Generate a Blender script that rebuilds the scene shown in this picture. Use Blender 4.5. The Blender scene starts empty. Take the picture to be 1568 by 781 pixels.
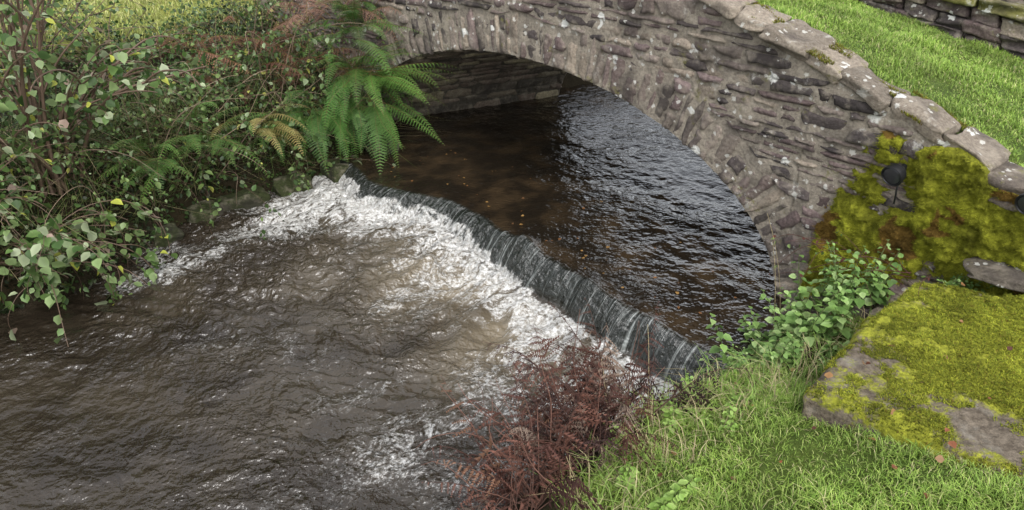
import bpy, math, numpy as np
from mathutils import Vector
R=np.random.default_rng(7)
scene=bpy.context.scene
# ------------------------------------------------------------ noise
def _h(ix,iy,iz,seed):
    n=(ix.astype(np.int64)*374761393+iy.astype(np.int64)*668265263+iz.astype(np.int64)*1274126177+seed*974634777)&0xffffffff
    n=((n^(n>>13))*1274126177)&0xffffffff
    n=((n^(n>>16))*2246822519)&0xffffffff
    return ((n^(n>>15))&0xffffff)/float(0xffffff)*2-1
def vn(x,y,z=None,seed=0):
    x=np.asarray(x,float);y=np.asarray(y,float)
    z=np.zeros_like(x) if z is None else np.asarray(z,float)
    xi=np.floor(x);yi=np.floor(y);zi=np.floor(z)
    fx=x-xi;fy=y-yi;fz=z-zi
    fx=fx*fx*fx*(fx*(fx*6-15)+10);fy=fy*fy*fy*(fy*(fy*6-15)+10);fz=fz*fz*fz*(fz*(fz*6-15)+10)
    def g(a,b,c): return _h(xi+a,yi+b,zi+c,seed)
    def lerp(a,b,t): return a+(b-a)*t
    a=lerp(lerp(g(0,0,0),g(1,0,0),fx),lerp(g(0,1,0),g(1,1,0),fx),fy)
    b=lerp(lerp(g(0,0,1),g(1,0,1),fx),lerp(g(0,1,1),g(1,1,1),fx),fy)
    return lerp(a,b,fz)
def fbm(x,y,z=None,o=4,seed=0):
    r=0;a=1;t=0
    x=np.asarray(x,float);y=np.asarray(y,float)
    for i in range(o):
        r=r+a*vn(x*2**i+i*7.3,y*2**i-i*3.1,None if z is None else z*2**i,seed+i);t+=a;a*=.5
    return r/t
def ss(t): t=np.clip(t,0,1);return t*t*(3-2*t)
def es(t): t=np.clip(t,0,1);return 1-(1-t)**2
# ------------------------------------------------------------ mesh helper
def mk(name,V,F,mat,C=None,smooth=True,parent=None,vec=None,flt=None):
    V=np.asarray(V,np.float32).reshape(-1,3);F=np.asarray(F,np.int32)
    k=F.shape[1];m=bpy.data.meshes.new(name)
    m.vertices.add(len(V));m.vertices.foreach_set('co',V.ravel())
    m.loops.add(F.size);m.loops.foreach_set('vertex_index',F.ravel())
    m.polygons.add(len(F));m.polygons.foreach_set('loop_start',np.arange(len(F),dtype=np.int32)*k)
    m.polygons.foreach_set('use_smooth',np.full(len(F),smooth,dtype=bool))
    if C is not None:
        C=np.asarray(C,np.float32)
        if C.shape[1]==3: C=np.hstack([C,np.ones((len(C),1),np.float32)])
        a=m.attributes.new('Col','FLOAT_COLOR','POINT');a.data.foreach_set('color',C.ravel())
    if vec:
        for n,v in vec.items():
            a=m.attributes.new(n,'FLOAT_VECTOR','POINT');a.data.foreach_set('vector',np.asarray(v,np.float32).ravel())
    if flt:
        for n,v in flt.items():
            a=m.attributes.new(n,'FLOAT','POINT');a.data.foreach_set('value',np.asarray(v,np.float32).ravel())
    m.update(calc_edges=True);m.validate()
    m.materials.append(mat)
    o=bpy.data.objects.new(name,m);scene.collection.objects.link(o)
    if parent: o.parent=parent
    return o
def empty(name):
    o=bpy.data.objects.new(name,None);scene.collection.objects.link(o);return o
def gridF(nu,nv,off=0):
    i=np.arange(nu-1)[:,None]*nv+np.arange(nv-1)[None,:]
    i=i.ravel()+off
    return np.stack([i,i+nv,i+nv+1,i+1],1)
class Acc:
    def __init__(s): s.V=[];s.F=[];s.C=[];s.n=0
    def add(s,V,F,C):
        V=np.asarray(V,float).reshape(-1,3);C=np.asarray(C,float)
        if C.ndim==1: C=np.tile(C,(len(V),1))
        s.V.append(V);s.F.append(np.asarray(F)+s.n);s.C.append(C);s.n+=len(V)
    def make(s,name,mat,smooth=True,parent=None):
        return mk(name,np.vstack(s.V),np.vstack(s.F),mat,np.vstack(s.C),smooth,parent)
# ------------------------------------------------------------ materials
class NT:
    def __init__(s,name):
        s.m=bpy.data.materials.new(name);s.m.use_nodes=True;s.t=s.m.node_tree;s.t.nodes.clear()
        s.out=s.n('ShaderNodeOutputMaterial')
    def n(s,ty,**k):
        o=s.t.nodes.new(ty)
        for a,b in k.items(): setattr(o,a,b)
        return o
    def l(s,a,b): s.t.links.new(a,b)
    def set(s,sock,v):
        if isinstance(v,bpy.types.NodeSocket): s.l(v,sock)
        else: sock.default_value=v
    def attr(s,name,which='Color'):
        return s.n('ShaderNodeAttribute',attribute_name=name).outputs[which]
    def pos(s): return s.n('ShaderNodeTexCoord').outputs['Object']
    def noise(s,vec,scale,detail=4,rough=.55,dist=0):
        o=s.n('ShaderNodeTexNoise');s.l(vec,o.inputs['Vector']);o.inputs['Scale'].default_value=scale
        o.inputs['Detail'].default_value=detail;o.inputs['Roughness'].default_value=rough;o.inputs['Distortion'].default_value=dist
        return o.outputs['Fac']
    def rng(s,v,a,b,c=0,d=1,smooth=True):
        o=s.n('ShaderNodeMapRange');o.interpolation_type='SMOOTHSTEP' if smooth else 'LINEAR'
        s.set(o.inputs[0],v);s.set(o.inputs[1],a);s.set(o.inputs[2],b);s.set(o.inputs[3],c);s.set(o.inputs[4],d);return o.outputs[0]
    def math(s,op,a,b=0.0,c=None):
        o=s.n('ShaderNodeMath',operation=op);s.set(o.inputs[0],a);s.set(o.inputs[1],b)
        if c is not None: s.set(o.inputs[2],c)
        return o.outputs[0]
    def mix(s,f,a,b,bt='MIX'):
        o=s.n('ShaderNodeMix',data_type='RGBA',blend_type=bt)
        s.set(o.inputs[0],f);
        for sk,v in ((o.inputs[6],a),(o.inputs[7],b)):
            if isinstance(v,tuple): sk.default_value=(*v[:3],1)
            else: s.l(v,sk)
        return o.outputs[2]
    def scale(s,vec,v):
        o=s.n('ShaderNodeMapping');s.l(vec,o.inputs[0]);o.inputs['Scale'].default_value=v;return o.outputs[0]
    def bump(s,h,st,dist,nrm=None):
        o=s.n('ShaderNodeBump');s.l(h,o.inputs['Height']);s.set(o.inputs['Strength'],st);o.inputs['Distance'].default_value=dist
        if nrm is not None: s.l(nrm,o.inputs['Normal'])
        return o.outputs[0]
    def spots(s,vec,scale,gate,rad):
        d=s.n('ShaderNodeVectorMath',operation='MULTIPLY_ADD')
        nz=s.n('ShaderNodeTexNoise');s.l(vec,nz.inputs['Vector']);nz.inputs['Scale'].default_value=scale*2.2;nz.inputs['Detail'].default_value=5
        s.l(nz.outputs['Color'],d.inputs[0]);d.inputs[1].default_value=(.9/scale,)*3;s.l(vec,d.inputs[2])
        v=s.n('ShaderNodeTexVoronoi');s.l(d.outputs[0],v.inputs['Vector']);v.inputs['Scale'].default_value=scale
        sp=s.n('ShaderNodeSeparateColor');s.l(v.outputs['Color'],sp.inputs[0])
        g=s.math('GREATER_THAN',sp.outputs[0],gate)
        r=s.math('MULTIPLY',s.math('ADD',sp.outputs[1],.25),rad)
        return s.math('MULTIPLY',g,s.rng(v.outputs['Distance'],s.math('MULTIPLY',r,.7),r,1,0))
    def pbr(s,col,rough,nrm=None,spec=.5,**k):
        o=s.n('ShaderNodeBsdfPrincipled')
        if isinstance(col,tuple): o.inputs['Base Color'].default_value=(*col[:3],1)
        else: s.l(col,o.inputs['Base Color'])
        s.set(o.inputs['Roughness'],rough);s.set(o.inputs['Specular IOR Level'],spec)
        if nrm is not None: s.l(nrm,o.inputs['Normal'])
        for a,b in k.items(): s.set(o.inputs[a],b)
        return o.outputs[0]
    def fin(s,sh): s.l(sh,s.out.inputs[0]);return s.m
def mat_stone(name,lich=1.0,damp=0.0):
    t=NT(name);p=t.pos();c=t.attr('Col')
    n1=t.noise(p,9,6,.65);n2=t.noise(p,45,5,.7);n3=t.noise(p,2.6,4)
    col=t.mix(t.rng(n2,.3,.7,0,.75),c,t.mix(1.0,c,(.38,.35,.34),'MULTIPLY'))
    col=t.mix(t.rng(n1,.47,.70,0,.55),col,(.39,.34,.27))
    col=t.mix(t.rng(n3,.50,.66,0,.62),col,(.06,.05,.046))
    if lich:
        col=t.mix(t.math('MULTIPLY',t.spots(p,8,.80,.36),.85*lich),col,(.72,.72,.68))
        col=t.mix(t.math('MULTIPLY',t.spots(p,22,.76,.38),.7*lich),col,(.64,.63,.58))
        a=t.noise(p,4.5,9,.74,.4);col=t.mix(t.rng(a,.58,.66,0,.5*lich),col,(.56,.55,.50))
        g=t.noise(p,5.1,6,.7);col=t.mix(t.rng(g,.60,.68,0,.65*lich),col,(.17,.165,.045))
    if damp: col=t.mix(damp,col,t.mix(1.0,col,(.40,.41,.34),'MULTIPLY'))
    h=t.math('ADD',t.noise(p,30,8,.7),t.math('MULTIPLY',t.noise(p,140,3,.6),.4))
    return t.fin(t.pbr(col,.88,t.bump(h,1,.026),.25))
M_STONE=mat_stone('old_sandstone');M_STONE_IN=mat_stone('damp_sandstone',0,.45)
def mat_moss():
    t=NT('moss');p=t.pos();c=t.attr('Col')
    n=t.noise(p,60,6,.7);col=t.mix(t.rng(n,.3,.7,0,.6),c,t.mix(1.0,c,(.45,.45,.35),'MULTIPLY'))
    return t.fin(t.pbr(col,.95,t.bump(t.noise(p,160,4,.7),1,.015),.15))
M_MOSS=mat_moss()
def mat_leaf(name,rough=.5,trans=.25,spec=.4):
    t=NT(name);c=t.attr('Col')
    a=t.pbr(c,rough,None,spec);b=t.n('ShaderNodeBsdfTranslucent');t.l(c,b.inputs[0])
    m=t.n('ShaderNodeMixShader');m.inputs[0].default_value=trans;t.l(a,m.inputs[1]);t.l(b.outputs[0],m.inputs[2])
    return t.fin(m.outputs[0])
M_LEAF=mat_leaf('leaves');M_GRASS=mat_leaf('grass_blades',.55,.3,.3);M_DEAD=mat_leaf('dead_bracken',.75,.12,.15)
def mat_ground():
    t=NT('ground');p=t.pos();c=t.attr('Col')
    n=t.noise(p,22,6,.7);n2=t.noise(p,2.5,4)
    col=t.mix(t.rng(n,.3,.7,0,.7),c,t.mix(1.0,c,(.4,.42,.35),'MULTIPLY'))
    col=t.mix(t.rng(n2,.4,.65,0,.3),col,t.mix(1.0,c,(1.3,1.1,.7),'MULTIPLY'))
    return t.fin(t.pbr(col,.95,t.bump(t.noise(p,55,6,.75),1,.03),.15))
M_GROUND=mat_ground()
def mat_slab():
    t=NT('mossy_concrete');p=t.pos();m=t.attr('moss','Fac')
    n=t.noise(p,30,7,.7);c=t.mix(t.rng(n,.3,.7),(.07,.055,.04),(.20,.165,.125))
    c=t.mix(t.rng(t.noise(p,6,5),.55,.7,0,.6),c,(.27,.25,.21))
    mm=t.mix(t.rng(t.noise(p,50,5,.7),.3,.7),(.13,.14,.015),(.33,.34,.035))
    mk_=t.rng(t.math('ADD',m,t.math('MULTIPLY',t.math('SUBTRACT',t.noise(p,14,8,.82),.5),2.6)),.30,.66)
    c=t.mix(mk_,c,mm)
    return t.fin(t.pbr(c,.92,t.bump(t.noise(p,70,6,.7),1,.014),.2))
M_SLAB=mat_slab()
def mat_water():
    t=NT('river_water');f=t.attr('flow','Vector');fm=t.attr('foam','Fac');fl=t.attr('fall','Fac');up=t.attr('upper','Fac');ae=t.attr('aer','Fac')
    p=t.pos()
    a=t.noise(t.scale(f,(1,.55,1)),7,8,.72,.9)
    b=t.noise(p,34,8,.8,.3)
    ridge=t.math('SUBTRACT',1.0,t.math('MULTIPLY',t.math('ABSOLUTE',t.math('SUBTRACT',a,.5)),8.0))
    n=t.math('ADD',t.math('MULTIPLY',ridge,.34),t.math('MULTIPLY',b,.9))
    th=t.math('SUBTRACT',1.12,t.math('MULTIPLY',fm,.92))
    mask=t.rng(n,t.math('SUBTRACT',th,.04),t.math('ADD',th,.38))
    base=t.mix(t.rng(t.noise(p,1.6,3),.35,.65),(.019,.014,.0095),(.036,.028,.019))
    base=t.mix(up,base,t.mix(t.rng(t.noise(p,3.0,3),.4,.7),(.012,.009,.006),(.036,.024,.013)))
    base=t.mix(ae,base,(.23,.19,.13))
    foamc=t.mix(t.rng(b,.38,.64),(.27,.255,.22),(.70,.70,.69))
    st=t.noise(t.scale(f,(1,.06,1)),26,6,.75,.7)
    stk=t.math('MULTIPLY',t.rng(st,.52,.70),fl)
    base=t.mix(fl,base,(.012,.014,.011))
    col=t.mix(t.math('MULTIPLY',mask,.95),base,foamc);col=t.mix(t.math('MULTIPLY',stk,.55),col,(.46,.49,.47))
    h1=t.noise(f,6.5,2,.5,.2);h2=t.noise(p,17,2,.5,.2);h3=t.noise(p,42,2,.5)
    patch=t.rng(t.noise(p,1.1,2),.35,.65,.5,1.3)
    h=t.math('ADD',t.math('MULTIPLY',h1,.9),t.math('ADD',t.math('MULTIPLY',h2,.6),t.math('MULTIPLY',h3,.16)))
    nb=t.bump(t.math('MULTIPLY',h,patch),t.rng(up,0,1,1.0,.55),.062)
    nb=t.bump(t.math('MULTIPLY',st,fl),.6,.03,nb)
    nb=t.bump(b,t.math('MULTIPLY',mask,.8),.015,nb)
    rough=t.rng(mask,0,1,.04,.7)
    return t.fin(t.pbr(col,rough,nb,.95,IOR=1.40))
M_WATER=mat_water()
def mat_plain(name,col,rough,metal=0):
    t=NT(name);p=t.pos();c=t.mix(t.noise(p,80,4),tuple(x*.7 for x in col),tuple(x*1.3 for x in col))
    return t.fin(t.pbr(c,rough,None,.4,Metallic=metal))
M_BLACK=mat_plain('black_plastic',(.010,.010,.011),.4);M_GLASS=mat_plain('lens_glass',(.03,.03,.033),.2)

# ------------------------------------------------------------ plan geometry
LEFT=np.array([(40,55),(12,24),(4,13.6),(1.9,10.9),(.35,9.6),(-1.75,8.7),(-1.40,8.1),(-1.48,7.72),(-1.95,7.42),(-2.65,7.12),(-3.15,6.5),(-3.3,5.95),(-3.45,5.5),(-3.9,5.05),(-5.2,4.2),(-9,2.2),(-30,-6)])
RIGHT=np.array([(48,50),(16,18),(8,10.4),(5.4,7.4),(4.05,5.9),(1.97,4.78),(1.72,4.45),(1.4,4.0),(1.0,3.9),(.6,3.6),(.15,3.25),(-.2,2.85),(-.45,2.2),(-1.1,.8),(-3,-1.8),(-20,-18)])
POLY=np.vstack([LEFT,RIGHT[::-1]])
def pdist(x,y,P):
    d=np.full(x.shape,1e9)
    for a,b in zip(P[:-1],P[1:]):
        ab=b-a;t=np.clip(((x-a[0])*ab[0]+(y-a[1])*ab[1])/(ab@ab),0,1)
        d=np.minimum(d,np.hypot(x-a[0]-t*ab[0],y-a[1]-t*ab[1]))
    return d
def inside(x,y,P):
    r=np.zeros(x.shape,bool);n=len(P)
    for i in range(n):
        a=P[i];b=P[(i+1)%n]
        if a[1]==b[1]: continue
        c=((a[1]>y)!=(b[1]>y))&(x<(b[0]-a[0])*(y-a[1])/(b[1]-a[1])+a[0]);r^=c
    return r
SLAB=np.array([(1.32,2.93),(2.3,3.88),(3.5,3.5),(2.75,1.6)])
def river(x,y):
    dl=pdist(x,y,LEFT);dr=pdist(x,y,RIGHT);e=np.minimum(dl,dr);e=np.where(inside(x,y,POLY),-e,e)
    return e,dl<dr
SE=np.array([(1.30,2.9),(2.75,1.6)])
def gz(x,y):
    x=np.asarray(x,float);y=np.asarray(y,float);e,L=river(x,y)
    wob=.05*fbm(x*3,y*3,o=3,seed=3)
    ep=np.maximum(e+wob*1.2,0)
    zl=.95*es(ep/.75)+.4*ss((ep-.6)/2.2)+.02*np.minimum(ep,40)
    zr=.48*es(ep/.5)+.22*np.minimum(ep,2)+.04*np.clip(ep-2,0,2)+.25*np.clip(1.5-y,0,1.2)+.015*np.minimum(ep,40)
    zr=zr+.09*(1-ss(pdist(x,y,SE)/.55))*ss(ep/.8)
    D=.729*x+.684*y-4.709
    zr=zr+.3*ss((D-2.6)/1)
    z=np.where(L,zl,zr);z=np.where(e<0,-.45*es(-e/.5),z)
    z=z+np.where(e>0,.035*fbm(x*2.3,y*2.3,o=4,seed=5)*ss(ep/.3),0)
    ins=inside(x,y,SLAB*1.0);z=np.where(ins,np.minimum(z,.8),z)
    return z
# ------------------------------------------------------------ ground
def axis(a,b,st,far):
    core=np.arange(a,b,st);v=st
    k=[];p=0
    while p<far: v*=1.18;p+=v;k.append(p)
    k=np.array(k);return np.concatenate([(a-k)[::-1],core,core[-1]+k])
gx=axis(-6.5,5,.045,320);gy=axis(-.5,13,.05,320)
X,Y=np.meshgrid(gx,gy,indexing='ij');Z=gz(X,Y);e,L=river(X,Y)
soil=np.array([.035,.028,.016]);gr=np.array([.10,.145,.03]);gl=np.array([.26,.29,.075])
n=fbm(X*1.5,Y*1.5,o=4,seed=9)
w=ss((e-.35)/.5+n*.5)[...,None]
wl=ss((e-1.7)/.7+n*.6)[...,None]
C=np.where(L[...,None],soil*(1-wl)+gl*wl,soil*(1-w)+gr*w)
mk('ground',np.stack([X,Y,Z],-1),gridF(len(gx),len(gy)),M_GROUND,C.reshape(-1,3))
# ------------------------------------------------------------ river
R0=np.array([1.33,4.03]);TT=np.array([-.604,.797]);ND=np.array([-.797,-.604])
def q0(l): return .30*ss((l-3.05)/.8)+.04*np.sin(l*2.1)+.035*vn(l*3,l*0,seed=44)
def dense(parts):
    return np.concatenate([np.arange(a,b,s) for a,b,s in parts])
def geo(p0,st,far,r=1.2):
    k=[];p=p0;v=st
    while abs(p-p0)<far: v*=r;p+=v;k.append(p)
    return np.array(k)
lc=dense([(-2.2,6.2,.016)]);lc=np.concatenate([geo(-2.2,-.016,40)[::-1],lc,geo(lc[-1],.016,60)])
qc=dense([(-3.2,-.12,.022),(-.12,.55,.0065),(.55,4.2,.016)]);qc=np.concatenate([geo(-3.2,-.022,60)[::-1],qc,geo(qc[-1],.016,60)])
Lg,Q=np.meshgrid(lc,qc,indexing='ij')
q=Q-q0(np.clip(Lg,-1,6))
wx=R0[0]+TT[0]*Lg+ND[0]*Q;wy=R0[1]+TT[1]*Lg+ND[1]*Q
fd=.20+.04*vn(Lg*5,Lg*0,seed=8)
lft=ss((Lg-1.6)/1.7)
tail=(.07+.07*lft)*np.exp(-np.maximum(q-fd,0)/(.4+.5*lft))
hf=tail+(.3-tail)*(1-np.clip(q/fd,0,1)**1.6)
for c,wd,am in ((2.02,.12,.085),(1.25,.1,.02),(.6,.12,.02)):
    hf=hf+np.exp(-((Lg-c)/wd)**2)*am*np.exp(-((q-.03)/.09)**2)
wpx=Lg+.22*fbm(Lg*1.3,Q*1.0,o=2,seed=21);wpy=Q+.28*fbm(Lg*1.1,Q*1.2,o=2,seed=22)
turb=np.exp(-np.maximum(q-.25,0)/.7)*ss((q-.14)/.14)
amp_lo=ss((q-.2)/.15)*(.021+.018*np.exp(-np.maximum(q-.3,0)/1.1))
ang=.55*ss((q-.8)/2.2);ux=wpx*np.cos(ang)-wpy*np.sin(ang);uy=wpx*np.sin(ang)+wpy*np.cos(ang)
rid=1-2*np.abs(fbm(ux*2.2,uy*1.6,o=3,seed=31))
rid2=1-2*np.abs(fbm(ux*7+4,uy*5.4,o=2,seed=33))
pt=.6+.7*ss(.5+fbm(Lg*.8,Q*.8,o=2,seed=39))
low=amp_lo*pt*(1.1*(rid-.6)+.5*(rid2-.6))
tb=.038*turb*fbm(Lg*7,Q*7,o=5,seed=35)+.024*turb*np.abs(fbm(Lg*18,Q*18,o=3,seed=36))+.022*np.exp(-((q-.38)/.12)**2)*(.6+.6*vn(Lg*4,Q*0,seed=38))
upa=np.where(q<0,ss((-q-.15)/.8),0)
upw=.009*upa*(1-2*np.abs(fbm(Lg*4.2+Q*1.5,Q*6-Lg,o=3,seed=41)))+.004*upa*fbm(Lg*14,Q*14,o=2,seed=42)
fallr=np.where((q>0)&(q<fd),1,0)*.012*fbm(Lg*14,Q*3,o=3,seed=43)
wz=hf+low+tb+upw+fallr
nl=fbm(Lg*1.1,Q*.8,o=4,seed=51);nm=fbm(Lg*3.4,Q*2.6,o=4,seed=57)
qq=np.maximum(q-.25,0)
on=ss((q-.15-.035*fbm(Lg*9,Q*6,o=3,seed=50)+.09*lft)/.09)
foam=on*(.16*np.exp(-qq/.2)+.50*np.exp(-qq/1.25)+.25*np.exp(-qq/5)+.26*nl*(.3+np.exp(-qq/4))+.26*nm
   +.24*np.exp(-((Lg-4.05-.12*q)/.38)**2)*np.exp(-qq/1.9)+.06)
foam=foam*(1-.25*ss((Lg-2.7)/.5)*(1-ss((Lg-3.6)/.3))*ss((q-.8)/.4))
foam=np.clip(foam,0,.82)
aer=np.clip(ss((q-.2)/.2)*np.exp(-np.maximum(q-.6,0)/.7)*(.5+.7*fbm(Lg*1.6,Q*1.3,o=4,seed=52))*np.exp(-((Lg-2.1)/1.5)**2)*1.1,0,.7)
fall=ss((q+.02)/.05)*(1-ss((q-fd+.03)/.06))
mk('river',np.stack([wx,wy,wz],-1),gridF(len(lc),len(qc)),M_WATER,None,True,None,
   {'flow':np.stack([wpx,wpy,0*wpx],-1)},{'foam':foam,'fall':fall,'upper':1-ss((q+.02)/.1),'aer':aer})
# ------------------------------------------------------------ bridge
def W(s,d,z): return np.stack([1.9-.684*s+.729*d,4.86+.729*s+.684*d,z+0*s],-1)
AC,AA,ZC,AB,RT,DD,SK=2.6,2.6,.2,1.32,.36,2.4,.3
TS=np.array([-6,-2,-1.12,-1.08,.5,1.5,2.6,4,5.5,7,10]);TZ=np.array([.95,1.40,1.54,1.62,2.2,2.48,2.6,2.42,1.95,1.5,1.0])
def top(s): return np.interp(s,TS,TZ)
th=np.linspace(math.pi,0,600);ps=AC+AA*np.cos(th);pz=ZC+AB*np.sin(th)
arc=np.concatenate([[0],np.cumsum(np.hypot(np.diff(ps),np.diff(pz)))]);ARC=arc[-1]
def ringpt(a,b):
    t=np.interp(a,arc,th);s=AC+AA*np.cos(t);z=ZC+AB*np.sin(t);nx=np.cos(t)/AA;nz=np.sin(t)/AB;m=np.hypot(nx,nz)
    return s+nx/m*b,z+nz/m*b
PAL=np.array([(.155,.118,.113),(.21,.17,.15),(.25,.21,.18),(.35,.295,.235),(.075,.064,.062),(.175,.13,.124),(.235,.18,.17),(.12,.10,.095)])
MORT=np.array([.35,.31,.25])
def stone(acc,a0,a1,b0,b1,fn,prot=.022,col=None,res=.022,rough=.008,clamp=None):
    na=max(6,int((a1-a0)/res)+3);nb=max(6,int((b1-b0)/res)+3)
    u=np.sin(np.linspace(-1,1,na)*math.pi/2)*.5+np.linspace(-1,1,na)*.5;v=np.sin(np.linspace(-1,1,nb)*math.pi/2)*.5+np.linspace(-1,1,nb)*.5
    U,Vv=np.meshgrid(u,v,indexing='ij');ha=(a1-a0)/2;hb=(b1-b0)/2
    sd=int(R.integers(1e6))
    k=.10;Ux=U*(1-k*Vv**4);Vx=Vv*(1-k*U**4)
    ta,tb_=R.uniform(-.25,.25,2)
    A=(a0+a1)/2+ha*Ux*(1+ta*Vv)+.014*vn(U*2.3,Vv*2.3,seed=sd);B=(b0+b1)/2+hb*Vx*(1+tb_*U)+.012*vn(U*2.3,Vv*2.3,seed=sd+1)
    ed=np.minimum((1-np.abs(U))*ha,(1-np.abs(Vv))*hb);f=np.sqrt(np.clip(ed/.018,0,1))
    tilt=R.uniform(-.006,.006,2)
    off=-.013+(prot+.013)*f+f*(rough*1.8*fbm(A*9+sd%97,B*9,o=4,seed=sd%1000)+tilt[0]*U+tilt[1]*Vv)
    if clamp: A,B=clamp(A,B)
    c=PAL[R.integers(len(PAL))]*R.uniform(.7,1.28) if col is None else col
    acc.add(fn(A,B,off),gridF(na,nb),c)
def face(a,b,off): return W(a,-off,b)
def backf(a,b,off): return W(a-SK*DD,DD+off,b)
def ringf(a,b,off): s,z=ringpt(a,b);return W(s,-off,z)
def ringb(a,b,off): s,z=ringpt(a,b);return W(s-SK*DD,DD+off,z)
def inner(a,d,off): s,z=ringpt(a,-off);return W(s-SK*d,d,z)
bridge=empty('stone_arch_bridge')
def clampface(A,B):
    rt=RT-.03+.06*vn(A*3,B*3,seed=66)
    dx=(A-AC)/(AA+rt);dz=(B-ZC)/(AB+rt);E=np.sqrt(dx*dx+dz*dz)+1e-6
    k=np.where((E<1)&(B>ZC),1/E,1);A2=AC+(A-AC)*k;B2=ZC+(B-ZC)*k
    A2=np.where((B<=ZC)&(A>-RT)&(A<AC),-RT-.01,A2)
    return A2,np.minimum(B2,top(A2)-.085)
def build_face(fn,rf,name,s0=-5,s1=8.5):
    ac=Acc();z=-.25
    while z<2.6:
        h=R.choice([.05,.07,.09,.12,.15],p=[.2,.25,.25,.2,.1]);s=s0+R.uniform(0,.3)
        while s<s1:
            wd=R.uniform(.10,.36)*(1 if h>.07 else 1.2)
            sm=s+wd/2;zm=z+h/2
            E=math.hypot((sm-AC)/(AA+RT),(zm-ZC)/(AB+RT))
            j=.03*float(vn(np.array(s*1.3),np.array(z*2),seed=67))+R.uniform(-.012,.012)
            ok=(zm<top(sm)-.10) and not (zm>ZC and E<.985) and not (zm<=ZC and -RT<sm<2*AC+RT)
            g=R.uniform(.004,.014)
            if ok:
                if h>=.11 and R.random()<.3:
                    stone(ac,s+g,s+wd-g,z+j,z+h/2-.006+j,fn,R.uniform(.014,.03),clamp=clampface)
                    stone(ac,s+g,s+wd-g,z+h/2+.006+j,z+h-.008+j,fn,R.uniform(.014,.03),clamp=clampface)
                else: stone(ac,s+g,s+wd-g,z+.004+j,z+h-.004+j,fn,R.uniform(.014,.036),clamp=clampface)
            s+=wd
        z+=h
    a=0
    while a<ARC:
        wd=R.uniform(.05,.15);l=RT*R.uniform(.68,1.08);c=(PAL[R.integers(len(PAL))]*R.uniform(.8,1.25)+np.array([.04,.035,.025]))
        if R.random()<.4:
            m=l*R.uniform(.35,.65)
            stone(ac,a+.005,a+wd-.005,-.004,m-.008,rf,R.uniform(.016,.03),c);stone(ac,a+.005,a+wd-.005,m+.006,l,rf,R.uniform(.014,.03),PAL[R.integers(len(PAL))])
        else: stone(ac,a+.005,a+wd-.005,-.006,l,rf,R.uniform(.014,.03),c)
        a+=wd
    ac.make(name,M_STONE,True,bridge)
    th2=np.linspace(0,math.pi,300);sc=np.concatenate([np.arange(s0,-.02,.03),AC-AA*np.cos(th2),np.arange(2*AC+.03,s1,.03)])
    lo=np.where((sc>=0)&(sc<=2*AC),ZC+AB*np.sqrt(np.clip(1-((sc-AC)/AA)**2,0,1)),-.5)
    lo=np.where((sc<1e-4)|(sc>2*AC-1e-4),-.5,lo)
    v=np.linspace(0,1,90);S=np.repeat(sc[:,None],90,1);Zm=lo[:,None]+(top(sc)-.05-lo)[:,None]*v
    of=.010+.015*fbm(S*9,Zm*9,o=5,seed=77)
    mk(name+'_mortar',fn(S,Zm,of),gridF(len(sc),90),M_STONE,np.tile(MORT,(S.size,1)),True,bridge)
build_face(face,ringf,'front_wall')
build_face(backf,ringb,'back_wall',-3,8)
ac=Acc();a=0
while a<ARC:
    h=R.uniform(.08,.14);d=R.uniform(-.2,0)
    while d<DD:
        wd=R.uniform(.18,.42)
        if min(d+wd,DD)-max(d,.01)>.04: stone(ac,a+.006,a+h-.006,max(d,.01)+.006,min(d+wd,DD)-.006,inner,R.uniform(.010,.026),PAL[R.integers(len(PAL))]*R.uniform(1.1,1.7)*np.array([.97,1,.85]),res=.03)
        d+=wd
    a+=h
ac.make('arch_soffit',M_STONE_IN,True,bridge)
A,Dg=np.meshgrid(np.linspace(0,ARC,120),np.linspace(0,DD,30),indexing='ij')
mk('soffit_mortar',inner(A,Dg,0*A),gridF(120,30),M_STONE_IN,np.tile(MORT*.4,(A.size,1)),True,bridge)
for nm,s_ in (('abutment_right',0.0),('abutment_left',2*AC)):
    D2,Z2=np.meshgrid(np.linspace(0,DD,30),np.linspace(-.5,ZC+.01,8),indexing='ij')
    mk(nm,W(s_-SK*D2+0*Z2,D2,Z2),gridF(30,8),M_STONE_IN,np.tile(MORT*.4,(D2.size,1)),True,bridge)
def cubegrid(n=7):
    V=[];F=[];k=0;g=np.linspace(-1,1,n);a,b=np.meshgrid(g,g,indexing='ij');a=a.ravel();b=b.ravel();o=np.ones_like(a)
    for ax in range(3):
        for sg in (-1,1):
            p=[None]*3;p[ax]=o*sg;p[(ax+1)%3]=a;p[(ax+2)%3]=b
            V.append(np.stack(p,1));F.append(gridF(n,n,k));k+=n*n
    return np.vstack(V),np.vstack(F)
CV,CF=cubegrid(11)
CR=CV/(np.sum(np.abs(CV)**9,1)**(1/9))[:,None]
def block(acc,c,ax,ay,az,h,col=None,rough=.012):
    sd=int(R.integers(1e5));P=CR*np.array(h)
    nn=np.stack([fbm(P[:,0]*6+sd%91,P[:,1]*6+P[:,2]*5,P[:,2]*6,o=4,seed=sd%1000+i) for i in range(3)],1)
    P=P*(1+.16*np.stack([vn(CV[:,1]*1.1+sd%7,CV[:,2]*1.1+CV[:,0]*.6,seed=sd%99+i) for i in range(3)],1))+nn*rough*1.8
    Vv=np.asarray(c)+P[:,:1]*np.asarray(ax)+P[:,1:2]*np.asarray(ay)+P[:,2:]*np.asarray(az)
    acc.add(Vv,CF,PAL[R.integers(len(PAL))] if col is None else col)
TD=np.array([-.684,.729,0]);BD=np.array([.729,.684,0])
ac=Acc()
s=-1.10
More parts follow.
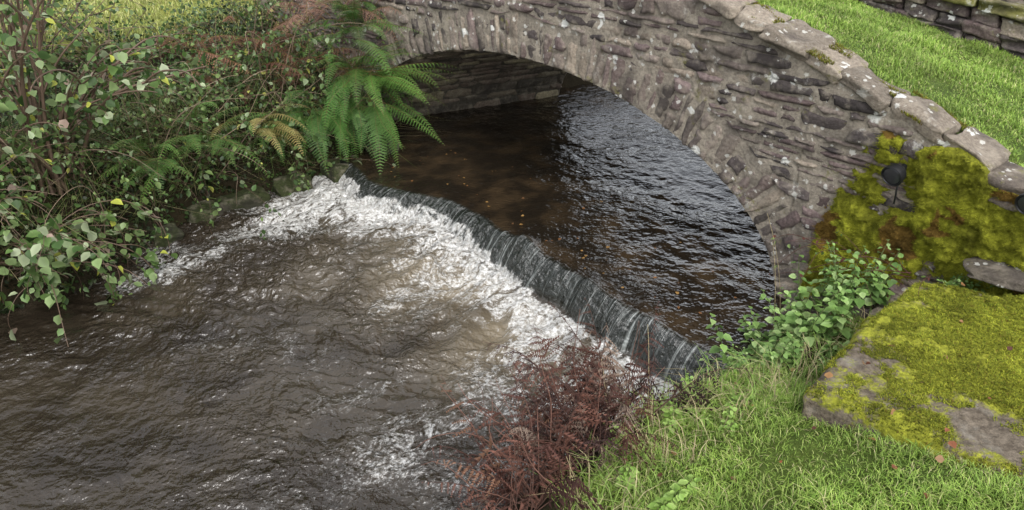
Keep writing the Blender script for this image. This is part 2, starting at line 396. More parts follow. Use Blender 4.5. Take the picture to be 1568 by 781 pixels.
while s<7:
    l=R.uniform(.20,.40);m=s+l/2;sl=(top(m+.1)-top(m-.1))/.2 if m>-.95 else .37
    if m<-.9: sl=.37
    ax=np.array([TD[0],TD[1],sl]);ax/=np.linalg.norm(ax);az=np.cross(BD,ax);az*=np.sign(az[2])
    dp=R.uniform(.13,.19);cc=W(np.array(m),np.array(dp-.045+R.uniform(-.02,.02)),np.array(top(m)-.05+R.uniform(-.010,.010)))
    az2=az+BD*R.uniform(-.1,.1)+ax*R.uniform(-.09,.09)
    ax2=ax+BD*R.uniform(-.12,.12)
    block(ac,cc,ax2,BD,az2,(l/2*1.02,dp,R.uniform(.034,.05)),np.array([.34,.29,.23])*R.uniform(.6,1.1),.018)
    s+=l*.97
s=-1.08
while s>-4:
    l=R.uniform(.25,.4);m=s-l/2;block(ac,W(np.array(m),np.array(.10),np.array(top(m)-.05)),TD+np.array([0,0,.15]),BD,(0,0,1),(l/2*1.06,.17,.075),np.array([.18,.15,.12]));s-=l*.97
ac.make('coping_stones',M_STONE,True,bridge)
def zb(s): return np.where(s<1,1.76+.18*s,1.94+.3*ss((s-1)/2)*1.2-.3*ss((s-3.2)/4)*2)
ac=Acc()
for cidx in range(4):
    s=-4.5+R.uniform(0,.2)
    while s<6:
        l=R.uniform(.2,.42);m=s+l/2;z=float(zb(np.array(m)))-.04+cidx*.10
        block(ac,W(np.array(m),np.array(2.5+R.uniform(-.015,.015)+(0 if cidx<3 else -.02)),np.array(z+.04)),TD+np.array([0,0,.15]),BD,(0,0,1),(l/2*1.02,.17 if cidx<3 else .2,.053),None if cidx<3 else np.array([.17,.165,.05])*R.uniform(.8,1.6));s+=l
ac.make('back_parapet',M_STONE,True,bridge)
def deckz(s,d):
    f=np.clip((d-.25)/2.1,0,1);return (top(s)-.05)*(1-f)+zb(s)*f+.015*fbm(s*4,d*4,o=3,seed=61)
S,Dg=np.meshgrid(np.linspace(-5,8.5,200),np.linspace(.18,2.75,50),indexing='ij')
mk('grass_deck',W(S,Dg,deckz(S,Dg)),gridF(200,50),M_GROUND,np.tile([.10,.145,.035],(S.size,1)),True,bridge)
# ------------------------------------------------------------ blades
def blades(acc,P,L,wd,cols,lean=.5,N=None):
    n=len(P);az=R.uniform(0,2*math.pi,n);ln=R.uniform(.1,lean,n)*1.2
    d=np.stack([np.cos(az),np.sin(az),0*az],1);sd=np.stack([-np.sin(az),np.cos(az),0*az],1)
    up_=np.array([0,0,1.0]) if N is None else N
    L=L[:,None];w=wd if np.ndim(wd) else np.full(n,wd);w=w[:,None];ln=ln[:,None]
    b=P;m=P+up_*L*.55+d*L*ln*.35;t=P+up_*L*(.95-.25*ln)+d*L*ln*1.05
    V=np.stack([b-sd*w,b+sd*w,m-sd*w*.75,m+sd*w*.75,t],1).reshape(-1,3)
    i=np.arange(n)[:,None]*5
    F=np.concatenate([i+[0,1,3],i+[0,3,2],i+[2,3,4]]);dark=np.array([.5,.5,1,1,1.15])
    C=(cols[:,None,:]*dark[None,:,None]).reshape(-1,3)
    acc.add(V,F,C)
def pick(n,pal,p=None,var=.25):
    pal=np.array(pal);c=pal[R.choice(len(pal),n,p=p)];return c*R.uniform(1-var,1+var,(n,1))
g=Acc();n=34000;s=R.uniform(-1.05,2.4,n);d=R.uniform(-.05,.32,n)
ok=fbm(s*5,d*8,o=3,seed=63)+.12*(s-.8)>.18;s=s[ok];d=d[ok]
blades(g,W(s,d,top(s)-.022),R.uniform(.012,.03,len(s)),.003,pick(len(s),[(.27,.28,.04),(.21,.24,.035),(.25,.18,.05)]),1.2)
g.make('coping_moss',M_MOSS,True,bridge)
GP=[(.205,.315,.055),(.27,.385,.075),(.145,.245,.04),(.36,.41,.13),(.44,.40,.21)];GW=[.34,.3,.18,.12,.06]
n=150000;x=R.uniform(0,3.0,n);y=R.uniform(1.2,4.2,n);e,L=river(x,y)
ok=(~L)&(e>.50+.2*fbm(x*4,y*4,o=2,seed=70)-.12*ss((x-.9)/.4))&(~inside(x,y,SLAB))&((.729*x+.684*y-4.709)<-.35)
dn=fbm(x*3,y*3,o=3,seed=71);ok&=(R.random(n)<.8+dn)
x=x[ok];y=y[ok];z=gz(x,y);g=Acc();cl=fbm(x*5,y*5,o=3,seed=72)
cols=pick(len(x),GP,GW)*(1+.5*fbm(x*2.2,y*2.2,o=3,seed=73))[:,None]
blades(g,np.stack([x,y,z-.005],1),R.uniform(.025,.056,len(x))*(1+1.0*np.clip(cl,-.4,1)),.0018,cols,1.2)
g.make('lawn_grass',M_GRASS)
n=90000;s=R.uniform(-3,2.0,n);d=R.uniform(.24,2.36,n);g=Acc()
cols=pick(n,GP,[.38,.3,.18,.1,.04])*(1+.55*fbm(s*2.5,d*2.5,o=3,seed=74))[:,None]
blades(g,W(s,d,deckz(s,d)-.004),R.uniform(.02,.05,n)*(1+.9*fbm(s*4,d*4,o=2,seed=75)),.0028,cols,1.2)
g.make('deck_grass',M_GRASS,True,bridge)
n=60000;x=R.uniform(-9,-.5,n);y=R.uniform(8.2,17,n);e,L=river(x,y);ok=L&(e>1.6);x=x[ok];y=y[ok]
g=Acc();cols=pick(len(x),[(.40,.44,.13),(.31,.38,.10),(.48,.47,.2)],None)
blades(g,np.stack([x,y,gz(x,y)],1),R.uniform(.04,.09,len(x)),.005,cols,1.0);g.make('field_grass',M_GRASS)
# ------------------------------------------------------------ slab
nu,nv=170,170;u,v=np.meshgrid(np.linspace(0,1,nu),np.linspace(0,1,nv),indexing='ij')
A_,B_,C_,D_=SLAB
bx_=A_[0]*(1-u)*(1-v)+D_[0]*u*(1-v)+B_[0]*(1-u)*v+C_[0]*u*v
by_=A_[1]*(1-u)*(1-v)+D_[1]*u*(1-v)+B_[1]*(1-u)*v+C_[1]*u*v
ed=np.minimum(np.minimum(u,1-u)*1.9,np.minimum(v,1-v)*1.4)
bx_=bx_+.06*fbm(bx_*3,by_*3,o=5,seed=80);by_=by_+.06*fbm(bx_*3+9,by_*3,o=5,seed=81)
def mossm(x,y):
    m=.86+.8*fbm(x*2.4,y*2.4,o=5,seed=82)
    m-=.95*np.exp(-((((x-2.06)+(y-2.55)*.3)/.24)**2+((y-2.55)/.26)**2))
    m-=.5*np.exp(-(((x-1.74)/.14)**2+((y-3.14)/.10)**2))
    m-=.5*np.exp(-(((x-1.42)/.09)**2+((y-3.05)/.16)**2))
    return m
mm=mossm(bx_,by_)
bz=.975+.014*fbm(bx_*7,by_*7,o=4,seed=83)-.06*(1-np.clip(ed/.06,0,1))**2+.03*np.clip(mm-.4,0,.5)+.026*np.abs(fbm(bx_*16,by_*16,o=3,seed=89))*(mm>.5)
V=np.stack([bx_,by_,bz],-1).reshape(-1,3)
idx=np.arange(nu*nv).reshape(nu,nv);bd=np.concatenate([idx[:-1,0],idx[-1,:-1],idx[:0:-1,-1],idx[0,:0:-1]])
nb=len(bd);lv=[];F=[gridF(nu,nv)];prev=bd;cnt=len(V)
for k,zz in enumerate(np.linspace(.88,.4,10)):
    P=V[bd].copy();P[:,2]=zz;P[:,:2]+=.035*np.stack([fbm(P[:,0]*9,P[:,1]*9,P[:,2]*14,seed=84),fbm(P[:,0]*9,P[:,1]*9,P[:,2]*14,seed=85)],1)
    lv.append(P);cur=np.arange(nb)+cnt;cnt+=nb
    F.append(np.stack([prev,cur,np.roll(cur,-1),np.roll(prev,-1)],1));prev=cur
VV=np.vstack([V]+lv);mo=np.concatenate([mm.ravel()]+[.45+.4*vn(P[:,0]*5,P[:,1]*5,P[:,2]*6,seed=86) for P in lv])
slab=empty('mossy_stone_slab')
mk('slab_body',VV,np.vstack(F),M_SLAB,None,True,slab,None,{'moss':mo})
n=170000;uu=R.integers(1,nu-1,n);v2=R.integers(1,nv-1,n);P=V.reshape(nu,nv,3)[uu,v2]+np.c_[R.uniform(-.007,.007,(n,2)),np.zeros(n)]
ok=mm[uu,v2]+1.3*fbm(P[:,0]*12,P[:,1]*12,o=5,seed=87)+R.uniform(-.15,.15,n)>.5;P=P[ok];g=Acc()
cols=pick(len(P),[(.29,.32,.035),(.40,.42,.045),(.20,.25,.03),(.27,.21,.04)],[.4,.35,.2,.05])*(1+.6*fbm(P[:,0]*6,P[:,1]*6,o=4,seed=88))[:,None]
blades(g,P-[0,0,.002],R.uniform(.006,.018,len(P)),.0022,cols,1.3);g.make('slab_moss',M_MOSS,True,slab)
ac=Acc();block(ac,(2.92,3.72,1.06),np.array([.87,-.5,.02]),np.array([.5,.87,0]),(0,0,1),(.38,.14,.028),np.array([.15,.13,.10]))
ac.make('flagstone',M_STONE)
ac=Acc()
for i in range(40):
    s=R.uniform(-1.1,.0);d=-R.uniform(.05,.5);p=W(np.array(s),np.array(d),np.array(0.));z=float(gz(p[0],p[1]))
    block(ac,(p[0],p[1],z+.0),TD,BD,(0,0,1),tuple(R.uniform(.04,.10,3)))
ac.make('bank_rubble',M_STONE)
ac=Acc()
for x,y,z,h in ((-2.62,7.0,.06,(.24,.13,.09)),(-2.9,6.75,.05,(.16,.12,.09)),(-2.2,7.25,.1,(.18,.13,.12)),(-3.1,6.3,.03,(.12,.12,.08)),(-1.7,7.5,.15,(.2,.15,.15)),(-1.4,7.85,.3,(.14,.2,.16))):
    block(ac,(x,y,z),(.8,.6,0),(-.6,.8,0),(0,0,1),h,np.array([.06,.075,.025]),.02)
ac.make('mossy_bank_rocks',M_STONE_IN)
# ------------------------------------------------------------ wall moss
def wallmask(s,z):
    m=ss((-.20-s+.25*(1.35-z))/.3)*ss((1.68-z)/.10)*ss((-.12-s)/.12)
    m=m*(.72+1.0*fbm(s*3.2,z*3.2,o=5,seed=90))
    m-=.45*np.exp(-(((s+.56)/.06)**2+((z-1.08)/.16)**2))
    return m
S,Zm=np.meshgrid(np.linspace(-3.2,.0,480),np.linspace(.35,1.68,200),indexing='ij')
m=wallmask(S,Zm);Zc=np.minimum(Zm,top(S)-.03)
of=-.045+.17*np.clip(m,0,.62)+.07*np.abs(fbm(S*10,Zm*10,o=4,seed=91))*(m>.1)+.010*fbm(S*40,Zm*40,o=2,seed=92)
mc=np.where((fbm(S*4,Zm*4,o=4,seed=93)>.20)[...,None],np.array([.22,.135,.03]),np.array([.30,.31,.03]))*(1+.7*fbm(S*9,Zm*9,o=3,seed=94))[...,None]
mk('wall_moss',face(S,Zc,of),gridF(480,200),M_MOSS,mc.reshape(-1,3),True,bridge)
i=R.integers(0,S.size,170000);i=i[(of.ravel()[i]>.012)]
P=face(S.ravel()[i]+R.uniform(-.005,.005,len(i)),Zc.ravel()[i]+R.uniform(-.004,.004,len(i)),of.ravel()[i]-.003);g=Acc()
blades(g,P,R.uniform(.008,.026,len(P)),.0025,mc.reshape(-1,3)[i]*R.uniform(.7,1.8,(len(i),1)),1.3,N=-BD*.8+np.array([0,0,.35]))
g.make('wall_moss_tufts',M_MOSS,True,bridge)
# ------------------------------------------------------------ plants
def tube(acc,P,r0,r1,col,k=5):
    P=np.asarray(P);n=len(P);T=np.gradient(P,axis=0);T/=np.linalg.norm(T,axis=1)[:,None]+1e-9
    ref=np.array([.3,.2,.93]);A=np.cross(T,ref);A/=np.linalg.norm(A,axis=1)[:,None]+1e-9;B=np.cross(T,A)
    r=np.linspace(r0,r1,n)[:,None,None];an=np.linspace(0,2*math.pi,k,endpoint=False)
    V=(P[:,None,:]+r*(A[:,None,:]*np.cos(an)[None,:,None]+B[:,None,:]*np.sin(an)[None,:,None])).reshape(-1,3)
    i=np.arange(n-1)[:,None]*k+np.arange(k)[None,:];j=np.arange(n-1)[:,None]*k+(np.arange(k)[None,:]+1)%k
    i=i.ravel();j=j.ravel();acc.add(V,np.concatenate([np.stack([i,j,j+k],1),np.stack([i,j+k,i+k],1)]),np.asarray(col))
LS=np.array([(0,0,0),(-.32,.28,.05),(-.30,.62,.04),(0,1,-.10),(.30,.62,.04),(.32,.28,.05),(0,.48,-.05)])
LF=np.array([(6,0,1),(6,1,2),(6,2,3),(6,3,4),(6,4,5),(6,5,0)])
def leaves(acc,P,D,size,cols,upj=.6,wide=1.0):
    n=len(P);D=D/(np.linalg.norm(D,axis=1)[:,None]+1e-9)
    N=np.array([0,0,1.])+R.normal(0,upj,(n,3));X=np.cross(D,N);X/=np.linalg.norm(X,axis=1)[:,None]+1e-9;Nn=np.cross(X,D)
    s=size[:,None,None];V=P[:,None,:]+s*(LS[None,:,:1]*wide*X[:,None,:]+LS[None,:,1:2]*D[:,None,:]+LS[None,:,2:]*Nn[:,None,:]*R.uniform(.3,2.2,(n,1,1)))
    C=cols[:,None,:]*np.array([.85,1,1,.95,1.05,1.05,.8])[None,:,None]
    acc.add(V,(LF[None]+np.arange(n)[:,None,None]*7).reshape(-1,3),C.reshape(-1,3))
def curve(base,az,el,L,droop,n=14,wig=.1):
    t=np.linspace(0,1,n);sd=int(R.integers(1e6))
    e_=el-droop*t**1.3+wig*vn(t*3,t*0,seed=sd);a=az+wig*2*vn(t*2.5,t*0+5,seed=sd)
    d=np.stack([np.cos(e_)*np.cos(a),np.cos(e_)*np.sin(a),np.sin(e_)],1)
    P=np.asarray(base)+np.concatenate([[[0,0,0]],np.cumsum(d[:-1]*L/(n-1),0)]);return P,d
def frond(acc,base,az,el,L,droop,width=.2,col=(.07,.16,.03),n=26,K=7,curl=.1,wig=.15,stem=(.12,.09,.03),jit=.0,thin=.13,keep=1.0):
    P,d=curve(base,az,el,L,droop,n+1,wig);tube(acc,P,.004*L+.001,.0008,np.array(stem),4)
    t=np.linspace(0,1,n+1);S_=np.cross(d,[0,0,1.]);S_/=np.linalg.norm(S_,axis=1)[:,None]+1e-9
    Nn=np.cross(S_,d);ii=np.arange(4,n+1);Lp=width*L*np.clip((1-t),0,1)**.75*np.minimum(1,t/.25+.15)+.004
    side=np.array([-1,1.]);r=(np.arange(K)+.5)/K;sg=np.array([-1,1.])
    I,SI,KK,G=np.meshgrid(ii,side,r,sg,indexing='ij');I=I.ravel();SI=SI.ravel()[:,None];KK=KK.ravel()[:,None];G=G.ravel()[:,None]
    if keep<1:
        kp=R.random((n+1,2))<keep;mk2=kp[I,((SI[:,0]+1)/2).astype(int)];I=I[mk2];SI=SI[mk2];KK=KK[mk2];G=G[mk2]
    rn=R.normal(0,jit,(n+1,2,3));rr=rn[I,((SI[:,0]+1)/2).astype(int)]
    pd=S_[I]*SI*.93+d[I]*.36-Nn[I]*curl+rr;lp=Lp[I][:,None]
    p=P[I]+pd*lp*KK-Nn[I]*lp*(.12+curl)*KK**2;hl=lp*thin*(1-.75*KK)+.003;w=lp/K*.5
    tip=p+G*d[I]*hl+pd*hl*.35-Nn[I]*hl*(curl*1.2+.1)
    V=np.stack([p-pd*w,p+pd*w,tip],1).reshape(-1,3);c=np.asarray(col)*R.uniform(.55,1.4)
    c=c*(.7+.5*t[I][:,None])
    c=np.repeat((c*(1+.3*(R.random((len(I),1))-.5))),3,0)
    acc.add(V,np.arange(len(V)).reshape(-1,3),c)
GREEN=[(.052,.10,.025),(.08,.145,.035),(.14,.205,.06),(.03,.058,.014),(.22,.28,.15),(.34,.35,.08)]
GWT=[.3,.28,.2,.14,.06,.02]
def sprig(acc,base,az,el,L,droop,nl,size,pal,pw,stem=(.09,.055,.035),r=.004,upj=.6,sub=0,wide=1.0):
    P,d=curve(base,az,el,L,droop,16,.22);tube(acc,P,r,r*.3,np.array(stem),4)
    if nl>0:
        t=R.uniform(.15,1,nl);i=np.clip((t*15).astype(int),0,14);f=(t*15-i)[:,None];p=P[i]*(1-f)+P[i+1]*f
        D=d[i]*.4+R.normal(0,.6,(nl,3));D[:,2]-=.15
        leaves(acc,p+D*size*.3,D,R.uniform(.45,1.3,nl)*size,pick(nl,pal,pw),upj,wide)
    for k in range(sub):
        j=R.integers(3,14);sprig(acc,P[j],az+R.uniform(-1.3,1.3),el-droop*(j/15)+R.uniform(-.2,.6),L*R.uniform(.3,.55),droop*.8+.3,max(nl//2,2),size*.9,pal,pw,stem,r*.55,upj,0,wide)
cov=Acc();n=95000;x=R.uniform(-6.2,-1.0,n);y=R.uniform(4.3,11.5,n);e,L=river(x,y)
ok=L&(e>-.04)&(e<2.1)&((.729*x+.684*y-4.709)<-.02);ok&=R.random(n)<np.clip(1.15-e*.45,0,1);x=x[ok];y=y[ok];e=e[ok]
cl=fbm(x*1.8,y*1.8,o=3,seed=101);z=np.maximum(gz(x,y),.03)+np.clip(.15+.5*cl,.02,.6)*R.uniform(.1,1.1,len(x))*ss(e/.3+.3)
D=R.normal(0,.6,(len(x),3))+np.array([.35,-.5,-.35])
cols=pick(len(x),GREEN,GWT)*np.clip(.75+.9*fbm(x*2.6,y*2.6,o=2,seed=102)-.25*ss((.5-e)/.5),.22,2)[:,None]
leaves(cov,np.stack([x,y,z],1),D,R.uniform(.018,.055,len(x)),cols,.8);cov.make('ivy_undergrowth',M_LEAF)
def bankpt(x,y): return np.array([x,y,float(gz(np.array([x]),np.array([y]))[0])])
br=Acc()
for i in range(270):
    while True:
        x=R.uniform(-6,-1.9);y=R.uniform(4.6,9.6);e,L=river(np.array([x]),np.array([y]))
        if L[0] and .03<e[0]<(.6 if i%2 else 1.8) and .729*x+.684*y<4.3: break
    sprig(br,bankpt(x,y)+[0,0,.1],R.uniform(-2.2,.5),R.uniform(.4,1.4),R.uniform(.5,1.35),R.uniform(1.0,2.7),R.integers(10,24),R.uniform(.03,.07),GREEN,[.2,.27,.27,.12,.12,.02],r=.003,sub=1)
br.make('bramble_bushes',M_LEAF)
g=Acc();n=12000;x=R.uniform(-4.6,-1.3,n);y=R.uniform(4.6,8.2,n);e,L=river(x,y);ok=L&(e>.05)&(e<.8)&(fbm(x*2,y*2,o=2,seed=111)>-.15)&((.729*x+.684*y)<4.5);x=x[ok];y=y[ok]
blades(g,np.stack([x,y,np.maximum(gz(x,y),.05)],1),R.uniform(.15,.55,len(x)),.003,pick(len(x),[(.14,.20,.05),(.24,.25,.10),(.32,.28,.15),(.08,.13,.035)]),2.2)
g.make('hanging_bank_grass',M_GRASS)
def shrub(name,base,stems,nl,size,pal,pw,sub=3,r=.012):
    a=Acc()
    for az,el,L,dr in stems: sprig(a,base+R.normal(0,.06,3)*[1,1,0],az,el,L,dr,nl,size,pal,pw,(.15,.10,.07),r,.7,sub,1.15)
    return a.make(name,M_LEAF)
PALE=[(.10,.17,.045),(.17,.24,.09),(.29,.34,.20),(.05,.10,.025),(.38,.28,.22),(.40,.43,.07)];PW=[.30,.30,.16,.17,.025,.045]
shrub('hazel_shrub',bankpt(-3.66,5.9),[(R.uniform(0,6.3),R.uniform(1.25,1.57),R.uniform(1.8,2.6),R.uniform(.1,.6)) for i in range(6)]+[(R.uniform(-2.2,.6),R.uniform(.9,1.4),R.uniform(1.1,1.9),R.uniform(.6,1.9)) for i in range(8)],20,.085,PALE,PW,5,.02)
shrub('hazel_shrub',bankpt(-3.72,5.35),[(R.uniform(-2.0,.7),R.uniform(.6,1.4),R.uniform(.8,1.4),R.uniform(1.2,2.5)) for i in range(14)],13,.09,PALE,PW,3,.007)
shrub('hazel_shrub',bankpt(-4.1,5.1),[(R.uniform(-2.0,.9),R.uniform(.8,1.4),R.uniform(.8,1.5),R.uniform(1.0,2.2)) for i in range(10)],13,.09,PALE,PW,3,.007)
shrub('hazel_shrub',bankpt(-4.5,7.2),[(R.uniform(0,6.3),R.uniform(.9,1.5),R.uniform(1.2,2.2),R.uniform(.4,1.4)) for i in range(12)],26,.055,PALE,PW,4,.01)
shrub('hazel_shrub',bankpt(-3.8,7.4),[(R.uniform(0,6.3),R.uniform(.8,1.5),R.uniform(.8,1.5),R.uniform(.5,1.8)) for i in range(9)],24,.05,GREEN,GWT,4,.007)
shrub('willow_shrub',bankpt(-2.9,9.4),[(R.uniform(0,6.3),R.uniform(.8,1.5),R.uniform(.6,.9),R.uniform(.4,1.6)) for i in range(7)],24,.04,GREEN,GWT,4,.006)
shrub('willow_shrub',bankpt(-2.1,8.6),[(R.uniform(0,6.3),R.uniform(.9,1.5),R.uniform(.7,1.2),R.uniform(.4,1.5)) for i in range(14)],24,.035,[(.10,.14,.03),(.28,.26,.08),(.15,.09,.05)],[.5,.3,.2],4,.006)
shrub('willow_shrub',bankpt(-1.75,8.4)+[0,0,.2],[(R.uniform(-2.6,1),R.uniform(.6,1.5),R.uniform(.5,.95),R.uniform(.4,1.8)) for i in range(18)],24,.035,GREEN,GWT,4,.005)
a=Acc()
for i in range(110):
    x=R.uniform(-4.6,-1.9);y=7.8+(x+2)*.9+R.normal(0,.5);e,L=river(np.array([x]),np.array([y]))
    if not L[0] or e[0]<.1 or .729*x+.684*y>4.2: continue
    P,d=curve(bankpt(x,y),R.uniform(-2.5,.6),R.uniform(.7,1.5),R.uniform(.8,2.0),R.uniform(.4,2.2),18,.4);tube(a,P,.006,.0014,np.array([.22,.16,.115])*R.uniform(.6,1.4),4)
a.make('bare_twigs',M_DEAD)
FG=(.08,.18,.035)
def fern(name,c,n,L,az0,az1,el=(.2,1.1),dr=(1.0,2.0),col=FG,mat=None,width=.2,curl=.1,jit=.05,spread=.08,K=7,nn=26,stem=(.12,.09,.03)):
    a=Acc()
    for i in range(n):
        frond(a,np.asarray(c)+R.normal(0,spread,3)*[1,1,.5],R.uniform(az0,az1),R.uniform(*el),R.uniform(*L),R.uniform(*dr),width,col,nn,K,curl,.15,stem,jit)
    return a.make(name,mat or M_LEAF,False)
fern('fern',(-1.62,7.70,1.15),20,(.6,.95),-2.6,.7,(-.1,1.1),(.9,2.1),width=.18)
fern('fern',(-1.40,7.68,1.15),12,(.6,.95),-1.5,.5,(-.2,.8),(.5,1.8),(.12,.24,.045),width=.18)
fern('fern',(-1.45,7.75,1.05),6,(.75,1.0),-.5,.35,(.1,.6),(.7,1.4),(.11,.22,.04),width=.17)
fern('fern',(-1.58,7.66,.85),16,(.5,.8),-2.4,-.5,(-.9,.4),(.4,1.2),(.06,.14,.025),width=.18)
fern('fern',(-1.38,7.60,.95),9,(.55,.85),-1.6,-.2,(-1.2,-.2),(.1,.8),(.085,.18,.035),width=.18)
fern('fern',(-1.9,7.55,.85),16,(.45,.8),-2.6,-.2,(-.5,.8),(.6,1.7),(.07,.16,.03))
fern('fern',(-1.55,8.0,1.5),14,(.5,.8),-2.8,.4,(.2,1.2),(.8,1.8),(.08,.16,.035))
fern('fern',(-2.2,7.4,.80),12,(.4,.7),-2.8,0,(0,.9),(.8,1.7))
fern('fern',(-2.85,6.85,.75),12,(.5,.8),-2.6,.3,(.2,1.0),(.9,1.7),(.11,.22,.045),width=.17)
fern('fern',(-2.45,7.2,.75),9,(.5,.75),-2.6,.3,(.2,.9),(.9,1.7),(.33,.28,.10),width=.17)
fern('fern',(-3.1,6.35,.75),12,(.45,.75),-2.6,.3,(.1,1.0),(.9,1.7),(.10,.21,.04),width=.17)
fern('fern',(-1.55,8.5,1.6),10,(.4,.7),-2.8,.3,(.1,.9),(.9,1.7))
fern('fern',W(np.array(3.75),np.array(2.1),np.array(1.2)),10,(.3,.5),-3,0,(-.9,.3),(.6,1.4))
BR=(.17,.085,.055)
fern('dead_bracken',(-3.1,8.3,1.2),34,(.4,.8),-3.1,3.1,(0,.9),(.6,1.8),BR,M_DEAD,.17,.5,.25,.32)
fern('dead_bracken',(-2.5,8.0,1.15),24,(.4,.7),-3.1,3.1,(0,.9),(.6,1.8),BR,M_DEAD,.17,.5,.25,.25)
fern('dead_bracken',(-1.75,8.35,1.6),28,(.4,.8),-3.1,3.1,(.1,1.1),(.6,1.8),(.19,.11,.08),M_DEAD,.17,.5,.25,.22)
# foreground dead bracken
a=Acc()
for i in range(105):
    tt=R.uniform(0,1);b=np.array([.03+.62*tt+R.normal(0,.06),2.47+.75*tt+R.normal(0,.08),0]);b[2]=float(gz(b[:1],b[1:2])[0])+R.uniform(0,.15)
    frond(a,b,R.uniform(.9,3.9) if i<80 else R.uniform(0,6.3),R.uniform(.0,1.5),R.uniform(.34,.76),R.uniform(.5,2.4),R.uniform(.13,.19),
          np.array([(.075,.034,.027),(.12,.055,.040),(.045,.026,.023),(.20,.105,.065),(.15,.11,.085)][R.choice(5,p=[.38,.27,.2,.08,.07])]),18,7,R.uniform(.3,1.1),.4,(.06,.032,.025),.35,.19,.75)
for i in range(90):
    tt=R.uniform(0,1);b=np.array([.03+.6*tt,2.47+.75*tt,.4]);b[2]=float(gz(b[:1],b[1:2])[0])
    P,d=curve(b,R.uniform(1,4.4),R.uniform(0,1.5),R.uniform(.35,.8),R.uniform(-.3,1.6),12,.6);tube(a,P,.004,.0012,np.array([.085,.045,.034])*R.uniform(.6,2.2),4)
a.make('dead_bracken',M_DEAD,False)
def nettles(name,pts,H,pal,size):
    a=Acc()
    for p in pts:
        h=R.uniform(*H);P,d=curve(p,R.uniform(0,6.3),R.uniform(1.1,1.5),h,R.uniform(0,.5),12,.12);tube(a,P,.0035,.002,np.array([.12,.16,.05]),4)
        sc=R.uniform(.7,1.15)
        for k in range(2,12):
            an=k*1.57+R.uniform(-.3,.3);sz=size*sc*(1.15-.06*k)*R.uniform(.8,1.2)
            D=np.array([[math.cos(an),math.sin(an),R.uniform(-.5,.2)],[-math.cos(an),-math.sin(an),R.uniform(-.5,.2)]]);leaves(a,np.repeat(P[k][None],2,0)+D*.012,D,np.array([sz,sz*.9]),pick(2,pal),.35,1.1)
    return a.make(name,M_LEAF)
NP=[(.17,.29,.075),(.23,.37,.10),(.12,.22,.055),(.29,.41,.15)]
nettles('nettle_patch',[bankpt(R.normal(1.56,.15),R.normal(4.0,.16)) for i in range(38)],(.25,.55),NP,.09)
nettles('nettle_patch',[bankpt(R.normal(2.02,.10),R.normal(4.15,.10))+[0,0,.05] for i in range(18)],(.25,.5),NP,.07)
nettles('nettle_patch',[bankpt(R.uniform(1.2,1.9),R.uniform(3.5,3.9)) for i in range(26)],(.08,.2),NP,.05)
nettles('broadleaf_weeds',[bankpt(R.normal(.50,.14),R.normal(2.55,.16)) for i in range(7)],(.05,.14),[(.2,.33,.06),(.28,.41,.1)],.055)
nettles('broadleaf_weeds',[bankpt(R.normal(.9,.12),R.normal(3.15,.12)) for i in range(12)],(.05,.14),[(.2,.33,.06),(.28,.41,.1)],.045)
nettles('broadleaf_weeds',[bankpt(R.uniform(2.35,2.75),R.uniform(3.8,4.05))+[0,0,.12] for i in range(16)],(.08,.2),NP,.05)
g=Acc();n=6000;x=R.uniform(.1,2.3,n);y=R.uniform(2.0,4.5,n);e,L=river(x,y);ok=(~L)&(e>.1)&(e<.85)&(~inside(x,y,SLAB))&((.729*x+.684*y)<4.65)&(x>.22)
x=x[ok];y=y[ok];blades(g,np.stack([x,y,gz(x,y)],1),R.uniform(.05,.17,len(x)),.0026,pick(len(x),[(.24,.34,.08),(.42,.38,.2),(.17,.27,.055),(.35,.29,.16)]),1.6)
for p,az,h in(((1.78,4.42,.35),2.2,.75),((1.7,4.3,.35),1.8,.6),((.7,3.2,.55),1.6,.5),((.5,3.0,.5),2.0,.5),((.3,2.5,.6),2.6,.3),((.25,2.4,.6),1.6,.35)):
    P,d=curve(p,az,1.4,h,.3,14,.08);tube(g,P,.0022,.0012,np.array([.42,.35,.2]),4)
g.make('bank_grass_tufts',M_GRASS)
a=Acc()
for i in range(26):
    p=W(np.array(R.uniform(-1.0,-.35)),np.array(-R.uniform(.08,.3)),np.array(R.uniform(.75,.95)))
    sprig(a,p,R.uniform(2,5),R.uniform(-.3,.9),R.uniform(.2,.55),R.uniform(.3,1.4),3,.03,[(.13,.2,.05),(.12,.04,.03)],[.5,.5],(.10,.04,.03),.003)
P,d=curve((1.98,4.5,.42),-.5,-.05,.33,.1,8,.1);tube(a,P,.004,.003,np.array([.42,.38,.33]),5)
a.make('bramble_twigs',M_LEAF)
a=Acc();n=90;x=R.uniform(.4,2.6,n);y=R.uniform(1.8,3.8,n);e,L=river(x,y);ok=(e>.4);x=x[ok];y=y[ok]
z=np.where(inside(x,y,SLAB),1.005,gz(x,y)+.03);D=R.normal(0,1,(len(x),3));D[:,2]*=.2
leaves(a,np.stack([x,y,z],1),D,R.uniform(.015,.045,len(x)),pick(len(x),[(.2,.07,.03),(.28,.15,.06),(.12,.05,.03)]),.4,1.3)
n=60;l=R.uniform(.4,4.2,n);qk=R.uniform(-1.2,-.08,n);D=R.normal(0,1,(n,3));D[:,2]*=.05
leaves(a,np.stack([R0[0]+TT[0]*l+ND[0]*(qk+q0(l)),R0[1]+TT[1]*l+ND[1]*(qk+q0(l)),np.full(n,.306)],1),D,R.uniform(.015,.035,n),pick(n,[(.2,.09,.03),(.28,.16,.05),(.1,.05,.02)]),.1,1.3)
a.make('fallen_leaves',M_LEAF)
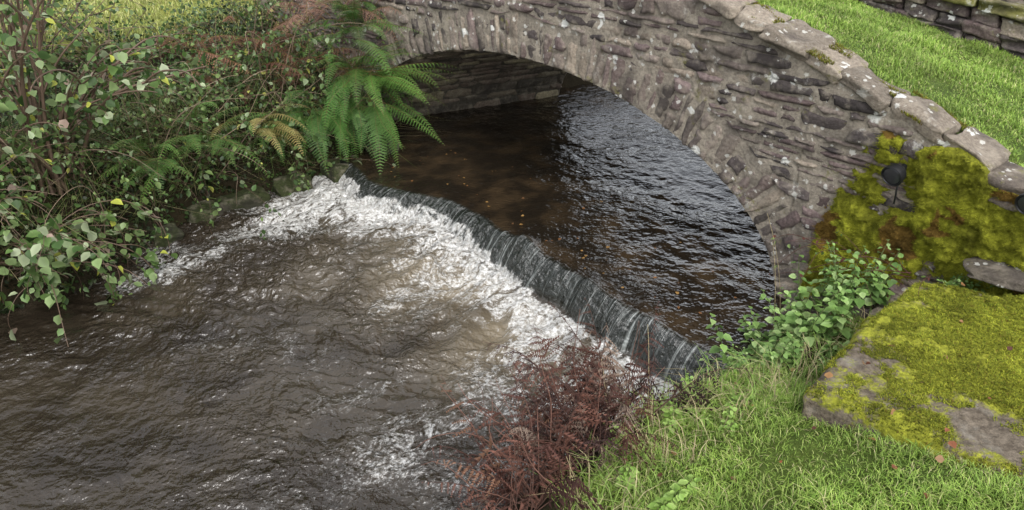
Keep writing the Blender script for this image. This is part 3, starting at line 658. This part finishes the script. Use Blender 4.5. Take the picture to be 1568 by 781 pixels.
# ------------------------------------------------------------ wall lamps
import bmesh
def lamp(name,s,z):
    root=empty(name);c=Vector(W(np.array(s),np.array(-.04),np.array(z)));root.location=c
    f=Vector((-BD[0],-BD[1],0));f=(f+Vector((-.25,0,-.35))).normalized();rot=f.to_track_quat('Z','Y').to_matrix().to_4x4()
    def part(nm,prof,mat,seg=28):
        bm=bmesh.new();rings=[]
        for r,h in prof:
            rings.append([bm.verts.new((r*math.cos(2*math.pi*k/seg),r*math.sin(2*math.pi*k/seg),h)) for k in range(seg)])
        for A_,B_ in zip(rings[:-1],rings[1:]):
            for k in range(seg): bm.faces.new((A_[k],A_[(k+1)%seg],B_[(k+1)%seg],B_[k]))
        bm.faces.new(rings[-1]);bm.faces.new(rings[0][::-1]);bm.transform(rot)
        me=bpy.data.meshes.new(nm);bm.to_mesh(me);bm.free();me.materials.append(mat)
        o=bpy.data.objects.new(nm,me);scene.collection.objects.link(o);o.parent=root;return o
    part('housing',[(.02,-.01),(.022,.03),(.045,.04),(.058,.06),(.062,.10),(.066,.103),(.066,.118),(.060,.121),(.056,.112)],M_BLACK)
    part('lens',[(.054,.1125),(.05,.116),(.03,.1185),(.002,.119)],M_GLASS)
    ac=Acc();P=np.array([(0,0,-.02),(-.03,-.05,-.06),(-.04,-.06,-.12),(-.03,-.05,-.17),(-.02,-.03,-.22)]);tube(ac,P,.006,.006,np.array([.01,.01,.01]),6)
    o=ac.make('cable',M_BLACK);o.parent=root
lamp('wall_lamp',-.65,1.47);lamp('wall_lamp',-1.36,1.52)
# ------------------------------------------------------------ light, sky, camera
w=bpy.data.worlds.new('World');scene.world=w;w.use_nodes=True;nt=w.node_tree
bg=nt.nodes['Background'];sky=nt.nodes.new('ShaderNodeTexSky');sky.sky_type='NISHITA';sky.sun_disc=False
EL,AZ=math.radians(50),math.radians(160)
sky.sun_elevation=EL;sky.sun_rotation=AZ;sky.air_density=1;sky.dust_density=3
hs=nt.nodes.new('ShaderNodeHueSaturation');hs.inputs['Saturation'].default_value=.22;hs.inputs['Value'].default_value=2.5
nt.links.new(sky.outputs[0],hs.inputs['Color']);nt.links.new(hs.outputs[0],bg.inputs[0]);bg.inputs[1].default_value=.15
sl=bpy.data.lights.new('sun','SUN');sl.energy=1.2;sl.angle=math.radians(30);sl.color=(1,.99,.965)
so=bpy.data.objects.new('sun',sl);scene.collection.objects.link(so)
dv=Vector((math.sin(AZ)*math.cos(EL),math.cos(AZ)*math.cos(EL),math.sin(EL)));so.rotation_euler=dv.to_track_quat('Z','Y').to_euler()
cam=bpy.data.cameras.new('camera');co=bpy.data.objects.new('camera',cam);scene.collection.objects.link(co)
co.location=(0,0,3.2);co.rotation_euler=(math.radians(62),0,0);cam.lens=27.7;cam.sensor_width=36;cam.clip_end=1500;cam.clip_start=.05
scene.camera=co
scene.view_settings.view_transform='Standard';scene.view_settings.look='None';scene.view_settings.exposure=0
